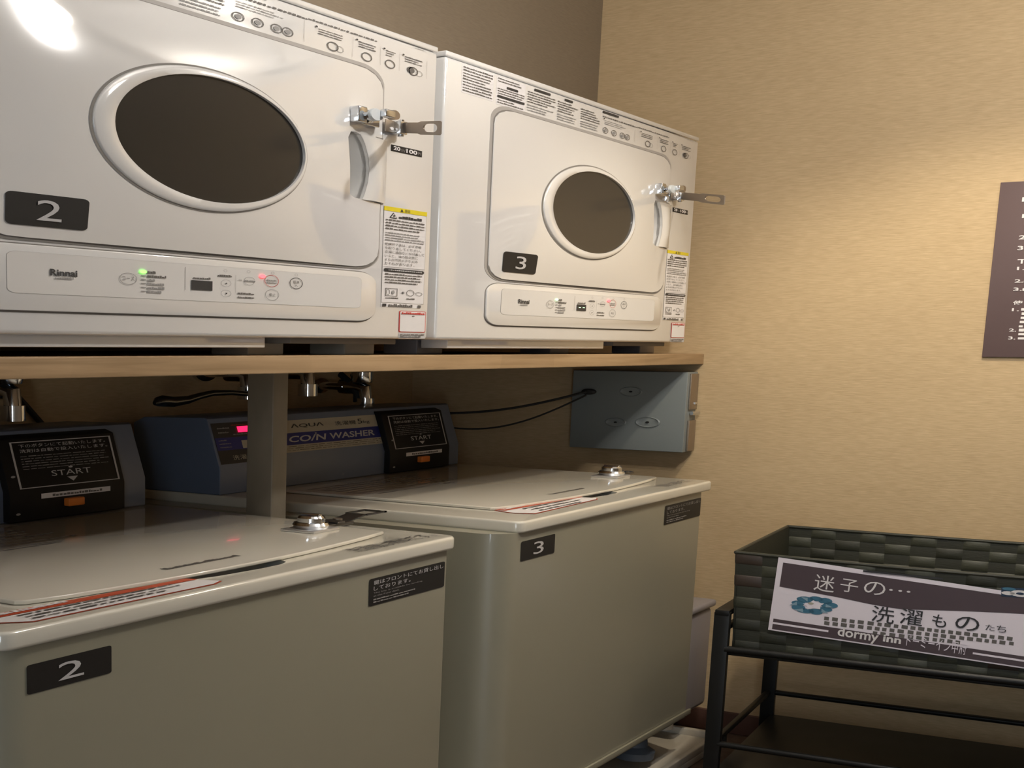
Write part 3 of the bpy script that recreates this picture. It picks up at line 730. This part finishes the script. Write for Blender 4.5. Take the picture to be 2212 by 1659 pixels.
    f.rect(.080, .0520, .112, .0610, 'display', 3); f.dashes(.030, .0500, .060, .0630, 2, 'inkgrey', 67, 3, .35); f.dashes(.066, .0480, .120, .0505, 1, 'inkgrey', 68, 3, .7)
    f.dashes(.066, .0625, .120, .0645, 1, 'redorange', 69, 3, .7); f.dashes(.026, .0285, .055, .0440, 3, 'inkgrey', 70, 3, .3); f.rect(.082, .0275, .110, .0395, 'beige', 3)
    f.text('洗濯', .050, .0110, .085, .0180, 'beige', 3)
    f.build('control_face', con)
    # coin box
    b0, b1 = .487, .703
    off = Vector((0, -.0706, .0253)).normalized()*.010      # out of the slope
    pr = [(YC-.011, -.2155), (YC-.011, -.1800), (1.262-.010, -.1165), (1.264, -.1125), (1.275, -.1125), (1.275, -.2155)]
    m = MB(); m.prism([(X(b0), y, z) for y, z in pr], (b1-b0, 0, 0), 'black', .0012, 2); cb = m.build('coin_box', t)
    V = Vector((0, 1.252-(YC-.011), .0635)); f = Frame((X(0), YC-.0112, -.1800), (1, 0, 0), V); Ls = V.length
    e0, e1 = b0+.019, b1-.009; g0, g1 = .0040, .0625
    f.frame(e0, g0, e1, g1, .0035, .0011, 'silver', 1)
    f.text('下のボタンにて起動いたします。', e0+.014, .0545, e1-.012, .0590, 'silver', 2); f.text('洗剤は自動で投入いたします。', e0+.014, .0483, e1-.010, .0528, 'silver', 2)
    f.dashes(e0+.013, .0265, e1-.012, .0455, 6, 'inkgrey', 71, 2, .30, .02, .10, .3)
    um = (e0+e1)/2+.004
    f.text('START', um-.037, .0165, um+.037, .0235, 'silver', 2); f.poly([(um-.010, .0140), (um+.010, .0140), (um, .0082)], 'silver', 2)
    f.disc(um, .0262, .004, .0012, 'silver' if num == '2' else 'inkgrey', 3)
    f.build('start_panel', cb)
    f = Frame((X(0), YC-.0112, 0), (1, 0, 0), (0, 0, 1))
    f.rect(b0+.055, -.1900, b1-.030, -.1838, 'paper', 1); f.dashes(b0+.075, -.1888, b1-.045, -.1850, 1, 'inkdim', 72, 2, .8, .03, .07, 0)
    for (u, v) in ((b0+.014, -.206), (b0+.006, -.160)):
        f.disc(u, v, .004, .0014, 'inkgrey', 1, 14)
    f.build('coin_box_label', cb)
    m = MB(); m.box(X(um-.020), X(um+.010), YC-.020, YC-.0100, -.2025, -.1925, 'orange', .0015); m.build('start_button', cb)
    # lock on the lid
    zl = ZT+.0045
    lx, ly = .648, .905
    m = MB(); m.prism([(X(lx-.028), ly-.022, zl), (X(lx+.028), ly-.022, zl), (X(lx+.028), ly+.024, zl), (X(lx-.028), ly+.024, zl)], (0, 0, .0028), 'plate', .0008, 2)
    lk = m.build('lock', t)
    m = MB(); m.lathe([(.020, .0), (.022, .004), (.020, .007), (.0165, .0075), (.0165, .012), (.0145, .0145)], (X(lx), ly, zl+.0028), (0, 0, 1), 'chrome', 28); m.box(X(lx-.0035), X(lx+.0035), ly-.013, ly+.013, zl+.0165, zl+.0195, 'chrome', .001); m.build('knob', lk)
    m = MB(); m.box(X(lx+.026), X(lx+.090), ly-.004, ly+.030, zl-.0005, zl+.0030, 'darksteel', .001); m.box(X(lx+.050), X(lx+.066), ly-.006, ly+.032, zl+.0028, zl+.0055, 'darksteel', .001)
    m.tube([(X(lx+.078), ly+.012, zl), (X(lx+.078), ly+.012, zl+.006)], .006, 'steel', 12); m.build('hinge', lk)
    if num == '2':
        m = MB(); q0 = X(lx+.088)
        m.prism([(q0, ly+.002, zl+.0012), (q0+.052, ly+.008, zl+.0045), (q0+.052, ly+.034, zl+.0045), (q0, ly+.028, zl+.0012)], (0, 0, .0014), 'darksteel')
        for (a, b_, c_, d_) in ((.050, .098, .006, .010), (.050, .098, .034, .038), (.092, .098, .006, .038)):
            m.box(q0+a, q0+b_, ly+c_, ly+d_, zl+.0042, zl+.0060, 'darksteel')
        m.build('hasp_plate', lk)
    else:
        m = MB(); m.box(X(lx+.086), X(lx+.105), ly+.004, ly+.024, zl, zl+.0025, 'darksteel', .0006); m.build('hasp_plate', lk)
    return t

washer(.772, '2', 'cream top-loading coin washer marked 2, the nearer one under the shelf')
washer(1.690, '3', 'cream top-loading coin washer marked 3, beside the tan wall')

# drain pan
m = MB()
m.box(.60, 2.535, .752, YB-.04, ZF+.0005, ZF+.014, 'pan', .002)
m.box(.60, 2.535, .752, .762, ZF+.012, ZF+.026, 'pan', .002); m.box(2.523, 2.535, .762, YB-.05, ZF+.012, ZF+.026, 'pan', .002)
tag(m.build('drain_pan'), 'off-white plastic drain pan on the floor below both washers', 'pan')

# grey ducting beside washer 3
t = thing('duct_cover', 'grey plastic pipe cover standing between washer 3 and the wall', 'pipe cover', (2.52, .85, ZF+.026))
m = MB(); m.box(2.462, 2.585, .800, .90, ZF+.060, -.452, 'greyplastic', .010, 4); m.build('housing', t)
m = MB(); m.box(2.458, 2.590, .795, .905, -.4525, -.4400, 'greyplastic', .005, 3); m.build('cap', t)
m = MB(); m.tube([(2.50, .85, ZF+.0262), (2.50, .85, ZF+.062)], .022, 'pan', 16); m.build('stub_pipe', t)

# electrical box on the right wall
xb = 2.588
t = thing('electrical_box', 'grey enamel electrical box fixed on the right wall under the shelf end', 'box', (XW-.03, .98, -.185))
m = MB(); m.box(xb, XW-.0012, .8745, 1.086, -.1850, -.0445, 'greybox', .0012); bx = m.build('housing', t)
m = MB(); m.box(xb+.012, XW-.004, .8715, .8743, -.1100, -.0475, 'steel', .0006); m.box(xb+.014, XW-.006, .8705, .8743, -.1835, -.1290, 'steel', .0006)
m.build('hinge_plate', t)
m = MB(); m.tube([(xb+.020, .870, -.1165), (XW-.010, .866, -.1165)], .0035, 'chrome', 12); m.tube([(XW-.020, .871, -.0995), (XW-.006, .871, -.0995)], .002, 'chrome', 10); m.build('latch', t)
for (p_, r_) in (((1330, 912), .020), ((1399, 912), .023), ((1363, 846), .021)):
    q_ = at(p_, 0, xb)
    m = MB(); m.lathe([(r_, 0), (r_, .0012), (r_*.9, .0022), (r_*.8, .0010), (r_*.3, .0012)], (xb, q_.y, q_.z), (-1, 0, 0), 'greybox', 28, 1.0, .42)
    m.lathe([(r_*.14, .0), (r_*.14, .0030)], (xb, q_.y, q_.z), (-1, 0, 0), 'dark', 12, 1.0, .5); m.build('knockout', bx)
q_ = at((1274, 846), 0, xb)
m = MB(); m.lathe([(.013, 0), (.013, .008), (.008, .011)], (xb, q_.y, q_.z), (-1, 0, 0), 'rubber', 20, 1, .42); m.build('cable_gland', bx)
# cables sagging from the box to the console of washer 3
for i, (dz, sag, end) in enumerate(((0, .012, (2.47, 1.33, -.128)), (-.006, .036, (2.475, 1.36, -.142)))):
    a = Vector((xb-.010, q_.y+.002, q_.z+dz)); e = Vector(end); mid = []
    for j in range(21):
        s_ = j/20; p_ = a.lerp(e, s_); p_.z -= sag*math.sin(math.pi*s_); p_.x += .0*s_; mid.append(p_)
    m = MB(); m.tube(mid, .0022 if i == 0 else .0016, 'rubber', 8)
    tag(m.build('cable'), ['thick dark cable running from the grey wall box to washer 3', 'thin dark cable hanging lowest below the grey wall box'][i], 'cable', 'cables between wall box and washer 3')

# water taps and hoses on the back wall
def tap(x, z, y, label, lever):
    t = thing('water_tap', label, 'tap', (x, YB, z), 'water taps under the shelf')
    m = MB(); m.lathe([(.030, 0), (.030, .008), (.016, .012), (.014, .06)], (x, YB-.001, z), (0, -1, 0), 'chrome', 24, 1, .45); m.build('flange', t)
    m = MB(); m.tube([(x, YB-.05, z), (x, y, z), (x, y-.01, z-.004), (x, y-.012, z-.022)], [.013, .013, .013, .012], 'chrome', 16); m.build('spout', t)
    m = MB(); m.lathe([(.018, 0), (.020, .006), (.020, .018), (.015, .022)], (x, y-.005, z+.008), (0, 0, 1), 'pan' if lever else 'chrome', 20); m.build('tap_handle', t)
    m = MB(); m.lathe([(.017, 0), (.017, .020)], (x, y-.012, z-.040), (0, 0, 1), 'chrome', 20); m.build('hose_nut', t)
    return t
def tapp(p_, y, label, pale):
    q_ = at(p_, 1, y); tap(q_.x, q_.z+.030, y, label, pale)
tapp((776, 872), 1.36, 'dark chrome water tap above the console of washer 3', False)
tapp((652, 842), 1.37, 'water tap with pale handle just right of the steel post', True)
tapp((522, 848), 1.37, 'water tap with pale handle just left of the steel post', True)
tapp((14, 892), 1.36, 'short chrome water tap at the far left under the shelf', False)
m = MB()
pts = [at(p_, 1, 1.33) for p_ in ((545, 852), (500, 848), (460, 849), (430, 856), (405, 864), (375, 868), (350, 866))]
m.tube(pts+[pts[-1]+Vector((-.012, 0, -.001)), pts[-1]+Vector((-.018, 0, -.003))], [.0036, .0040, .0045, .0050, .0060, .0075, .0082, .0065, .003], 'gloss', 16)
tag(m.build('rubber_hose'), 'black rubber inlet hose with a glossy bend left of the post', 'hose')
for i, (A_, B_) in enumerate((((762, 808), (792, 880)), ((735, 808), (770, 868)))):
    m = MB(); a = at(A_, 1, 1.40); e = at(B_, 1, 1.36)
    m.tube([a, a.lerp(e, .3)+Vector((0, -.01, 0)), a.lerp(e, .7)+Vector((0, -.01, 0)), e], .006, 'rubber', 10)
    tag(m.build('hose'), ['black hose slanting down behind the console, right one', 'black hose slanting down behind the console, left one'][i], 'hose', 'hoses above the console of washer 3')
m = MB(); a = at((8, 822), 1, YB-.006); e = at((92, 918), 1, YB-.006)
m.tube([a, a.lerp(e, .5), e], .0045, 'rubber', 10)
tag(m.build('power_cord'), 'dark cord slanting down the back wall at the far left', 'cord')

# ------------------------------------------------------------------ rack with basket
al = math.radians(4.5)
A0 = Vector((2.1411, .660, 0)); dL = Vector((math.sin(al), -math.cos(al), 0)); dW = Vector((math.cos(al), math.sin(al), 0))
def rk(l, w_, z): return A0+dL*l+dW*w_+Vector((0, 0, z))
def rbox(mb, l0, l1, w0, w1, z0, z1, k, bev=0):
    mb.box(0, 1, 0, 1, 0, 1, k, 0) if False else None
    b = bmesh.new(); bmesh.ops.create_cube(b, size=1)
    for v in b.verts: v.co = Vector(((l0+l1)/2+v.co.x*(l1-l0), (w0+w1)/2+v.co.y*(w1-w0), (z0+z1)/2+v.co.z*(z1-z0)))
    if bev: bmesh.ops.bevel(b, geom=list(b.edges), offset=bev, segments=2, profile=.5, affect='EDGES')
    for v in b.verts: v.co = rk(*v.co)
    mb.bm(b, k)
RL = .78; RWd = .405
t = thing('storage_rack', 'black metal two-tier rack against the right wall, carrying the woven basket', 'rack', rk(RL/2, RWd/2, ZF))
for l_ in (0, RL-.022):
    for w_ in (0, RWd-.014):
        m = MB(); rbox(m, l_, l_+.022, w_, w_+.014, ZF+.0005, -.383, 'blackmetal', .001); m.build('leg', t)
    m = MB(); rbox(m, l_+.001, l_+.021, -.0005, RWd+.0005, -.388, -.3795, 'blackmetal', .001); rbox(m, l_+.006, l_+.016, .012, RWd-.012, -.414, -.408, 'blackmetal', .001); m.build('end_frame', t)
    m = MB(); rbox(m, l_+.007, l_+.015, .012, RWd-.012, -.586, -.578, 'blackmetal', .001); rbox(m, l_+.009, l_+.014, .075, .084, -.606, -.584, 'blackmetal'); m.build('cross_rail', t)
for z_ in (-.4375, -.582):
    for w_ in (.004, RWd-.006):
        m = MB(); m.tube([rk(.018, w_, z_), rk(RL-.018, w_, z_)], .0052 if z_ > -.5 else .0045, 'blackmetal', 14); m.build('rail', t)
for z_, nm in ((-.4420, 'shelf'), (-.6200, 'shelf')):
    m = MB(); rbox(m, .018, RL-.018, .008, RWd-.010, z_-.005, z_, 'blackmetal', .0008); m.build(nm, t)

t = thing('woven_basket', 'large dark olive woven strap basket on the rack beside the wall', 'basket', rk(.38, .2, -.442))
B0, B1, BW0, BW1, BZ0, BZ1 = .020, .66, .016, .392, -.4415, -.2950
rnd = random.Random(7)
def weave(P, nu, nv, flip, name, inner=False):
    """P(u, v) -> (point, outward normal); straps cross over and under"""
    m = MB()
    for i in range(nu):
        for j in range(nv):
            up = (i+j+flip) % 2 == 0
            k = 'strapB' if up else 'strapA'
            if up and rnd.random() < .07: k = 'strapC'
            if up and rnd.random() < .3: k = 'strapA'
            u0, u1, v0, v1 = i/nu, (i+1)/nu, j/nv, (j+1)/nv
            h = .0016 if up else .0002
            loc = []
            for vv in (0, .12, .5, .88, 1):
                for uu in (0, .12, .5, .88, 1):
                    p_, n_ = P(u0+(u1-u0)*uu, v0+(v1-v0)*vv)
                    e = (1 if uu in (.12, .5, .88) else 0)*(1 if vv in (.12, .5, .88) else 0)
                    loc.append(p_+n_*(h*e))
            m.add(loc, [(r*5+c, r*5+c+1, (r+1)*5+c+1, (r+1)*5+c) for r in range(4) for c in range(4)], k)
    # inner face
    g = 6; vs = []
    for j in range(g+1):
        for i in range(g+1):
            p_, n_ = P(i/g, j/g); vs.append(p_-n_*.003)
    m.add(vs, [(r*(g+1)+c, r*(g+1)+c+1, (r+1)*(g+1)+c+1, (r+1)*(g+1)+c) for r in range(g) for c in range(g)], 'strapA')
    o = m.build(name, t, 60, fix=False)
    return o
def slope(v): return .006*(1-v)              # narrower at the foot
def sag(u): return -.004*math.sin(math.pi*u)
Pf = lambda u, v: (rk(B0+slope(v)+(B1-B0-2*slope(v))*u, BW0+slope(v)*.6, BZ0+(BZ1-BZ0+sag(u))*v), -dW)
Pr = lambda u, v: (rk(B0+slope(v)+(B1-B0-2*slope(v))*u, BW1-slope(v)*.6, BZ0+(BZ1-BZ0+sag(u)*.5)*v), -dW)
Pa = lambda u, v: (rk(B0+slope(v), BW0+(BW1-BW0)*u, BZ0+(BZ1-BZ0)*v), -dL)
Pb = lambda u, v: (rk(B1-slope(v), BW0+(BW1-BW0)*u, BZ0+(BZ1-BZ0)*v), dL)
weave(Pf, 17, 9, 0, 'front_side'); weave(Pr, 17, 9, 1, 'rear_side'); weave(Pa, 10, 9, 0, 'end_side'); weave(Pb, 10, 9, 1, 'end_side')
m = MB(); m.prism([rk(B0+.008, BW0+.006, BZ0), rk(B1-.008, BW0+.006, BZ0), rk(B1-.008, BW1-.006, BZ0), rk(B0+.008, BW1-.006, BZ0)], (0, 0, .004), 'strapA'); m.build('bottom', t)
m = MB()
for (P, N) in ((Pf, 24), (Pr, 24), (Pa, 8), (Pb, 8)):
    m.tube([P(i/N, 1)[0]+Vector((0, 0, .0)) for i in range(N+1)], .0026, 'strapA', 8)
m.build('rim', t)

# sign hanging on the front of the basket
f = Frame(rk(0, BW0-.004, 0), dL, Vector((0, 0, 1)))
def S(a, b):       # unit square of the sheet -> surface coordinates (sheet hangs slightly askew)
    l0, l1 = .0805+.0060*(b-1), .54
    zt = -.2965-.0250*a*(1.35); zb = -.4035-.0230*a*(1.0)
    return (l0+(l1-l0)*a, zb+(zt-zb)*b)
def sp(pts, k, l): f.poly([S(a, b) for a, b in pts], k, l)
def st(s_, a0, b0, a1, b1, k, l=3, bold=0.0):
    vs, fs = glyphs(s_, bold); f.mb.add([f.pt(*S(a0+(a1-a0)*x, b0+(b1-b0)*y), .0004*l) for x, y in vs], fs, k)
def inv(px_, py_):
    u, v = f.uv((px_, py_)); a = (u-.078)/(.54-.078)
    for _ in range(3):
        zt = -.2965-.03375*a; zb = -.4035-.023*a; b = (v-zb)/(zt-zb); l0 = .0805+.006*(b-1); a = (u-l0)/(.54-l0)
    return a, b
sp([(0, 0), (1, 0), (1, 1), (0, 1)], 'signpaper', 1)
top = [(inv(1692, 1215)), inv(1684, 1267)]
wave = [inv(*p_) for p_ in ((1684, 1267), (1750, 1279), (1810, 1290), (1880, 1305), (1920, 1312), (1950, 1316), (2020, 1318), (2110, 1321), (2212, 1326))]
wave.append((.97, wave[-1][1]-.03))
sp([inv(1692, 1215)]+wave+[(.97, .95)], 'signdark', 2)
def stp(s_, p0, p1, k, bold=0.0):          # text box from two measured corners, lower left / upper right
    a0, b0 = inv(*p0); a1, b1 = inv(*p1); st(s_, a0, b0, a1, b1, k, 4, bold)
def stq(chars, boxes, k, bold=0.0):
    for c_, (x0_, y0_, x1_, y1_) in zip(chars, boxes): stp(c_, (x0_, y1_), (x1_, y0_), k, bold)
stq('迷子の', ((1757, 1246, 1806, 1274), (1814, 1254, 1856, 1276), (1865, 1260, 1915, 1281)), 'paper')
for x_, y_ in ((1925, 1274), (1945, 1276), (1963, 1278)):
    a, b = inv(x_, y_); f.disc(*S(a, b), .0024, .0013, 'paper', 4, 12)
stq('洗濯もの', ((1881, 1314, 1935, 1341), (1942, 1320, 1996, 1346), (2012, 1330, 2047, 1352), (2062, 1336, 2118, 1358)), 'ink', .004)
stq('たち', ((2128, 1351, 2150, 1360), (2152, 1353, 2175, 1364)), 'ink')
for r in range(3):
    x_ = 1780 if r < 2 else 1885; end = 2185 if r < 2 else 2070; rn = random.Random(80+r)
    while x_ < end:
        w_ = rn.uniform(10, 15)
        yy = 1333+10*r+(x_-1780)*.110
        a0, b0 = inv(x_, yy+6); a1, b1 = inv(x_+w_, yy)
        f.mb.face([f.pt(*S(a, b), .0008) for a, b in ((a0, b0), (a1, b0), (a1, b1), (a0, b1))], 'inkdim'); x_ += w_+rn.uniform(4, 7)
a0, b1 = inv(1671, 1336); _, b0 = inv(1671, 1359)
sp([(a0, b0), (.97, b0), (.97, b1), (a0, b1)], 'signdark', 2)
bm_ = (b0+b1)/2+.01
sp([(a0, bm_-.010), (inv(1790, 1361)[0], bm_-.010), (inv(1790, 1361)[0], bm_+.016), (a0, bm_+.016)], 'signpaper', 3)
sp([(inv(2103, 1400)[0], bm_-.010), (.93, bm_-.010), (.93, bm_+.016), (inv(2103, 1400)[0], bm_+.016)], 'signpaper', 3)
stp('dormy', (1808, 1379), (1900, 1366), 'paper', .02); stp('inn', (1907, 1385), (1948, 1376), 'paper', .03); stp('ドーミーイン甲府', (1957, 1395), (2090, 1388), 'signpaper')
# round splash emblem
for i in range(9):
    q = i/9*2*math.pi; a, b = inv(1757+34*math.cos(q), 1307+14*math.sin(q)); f.disc(*S(a, b), .0095 if i % 3 else .012, .0034 if i % 2 else .0044, 'teal', 3, 12)
for (x_, y_, x2, y2) in ((1705, 1307, 1722, 1303), (1730, 1289, 1745, 1295), (1800, 1312, 1784, 1308), (1790, 1325, 1775, 1318), (1715, 1316, 1735, 1318)):
    a, b = inv(x_, y_); a2, b2 = inv(x2, y2-4); a3, b3 = inv(x2, y2+4)
    sp([(a, b), (a2, b2), (a3, b3)], 'tealL', 4)
star = []
for i in range(10):
    q = i/10*2*math.pi+.3; r_ = 1 if i % 2 else .62; star.append(inv(1758+24*r_*math.cos(q), 1307+11*r_*math.sin(q)))
sp(star, 'signpaper', 4)
a, b = inv(1752, 1303); f.disc(*S(a, b), .004, .0016, 'beige', 5, 12)
# badge at the right edge
c_ = [inv(2163, 1268), inv(2163, 1288), inv(2260, 1294), inv(2260, 1273)]; sp(c_, 'navyb', 3)
for (x_, y_, rx_, ry_, kk) in ((2180, 1272, .008, .0022, 'teal'), (2178, 1281, .008, .0026, 'paper'), (2204, 1282, .012, .0045, 'paper')):
    a, b = inv(x_, y_); f.disc(*S(a, b), rx_, ry_, kk, 4, 14)
a, b = inv(2204, 1282); f.disc(*S(a, b), .005, .0016, 'navyb', 5, 12)
# black clip strip behind the top edge
c_ = [inv(1865, 1231), inv(1865, 1235), inv(2037, 1252), inv(2037, 1248)]; sp(c_, 'ink', 5)
for v_ in range(0): pass
so = f.mb.build('basket_sign', None, fix=False)
tag(so, 'white and mauve printed paper sign hung on the front of the olive basket', 'sign')

# ------------------------------------------------------------------ poster on the right wall
m = MB(); m.box(XW-.0045, XW-.0004, .12, .4245, -.0135, .2545, 'poster', .0008); po = m.build('wall_poster')
tag(po, 'dark mauve notice board with white numbered lines on the right wall', 'poster')
f = Frame((XW-.0047, 0, 0), (0, -1, 0), (0, 0, 1))
def wt(s_, px_, py_, wd, h_):
    u, v = f.uv((px_, py_)); f.text(s_, u, v-h_/2, u+wd, v+h_/2, 'paper', 2, bold=.02)
u, v = f.uv((2208, 431)); f.dashes(u, v-.004, u+.20, v+.004, 1, 'paper', 89, 2, .8, .04, .08, .1)
wt('1.', 2208, 467, .010, .0060); wt('2.', 2201, 513, .013, .0062); wt('3.', 2198, 536, .013, .0064); wt('T', 2198, 565, .012, .0066)
wt('1.', 2197, 580, .011, .0050); wt('2.', 2192, 607, .012, .0050); wt('3.', 2189, 625, .012, .0052); wt('使', 2188, 654, .014, .0064)
wt('1.', 2186, 669, .010, .0045); wt('2.', 2180, 713, .010, .0045); wt('3.', 2178, 730, .010, .0045)
for i, (x_, y_) in enumerate(((2206, 668), (2207, 677), (2205, 686), (2203, 695), (2201, 704), (2201, 713), (2200, 721), (2199, 730))):
    u, v = f.uv((x_, y_)); f.dashes(u, v-.0028, u+.16, v+.0028, 1, 'paper', 90+i, 2, .8, .03, .06, .1)
for i, (x_, y_) in enumerate(((2220, 467), (2218, 490), (2216, 513), (2214, 536), (2214, 580), (2212, 607), (2209, 625))):
    u, v = f.uv((x_, y_)); f.dashes(u, v-.0028, u+.14, v+.0028, 1, 'paper', 190+i, 2, .8, .03, .06, .2)
f.build('poster_print', po)

bpy.data.objects.remove(_to); bpy.data.curves.remove(_tc)
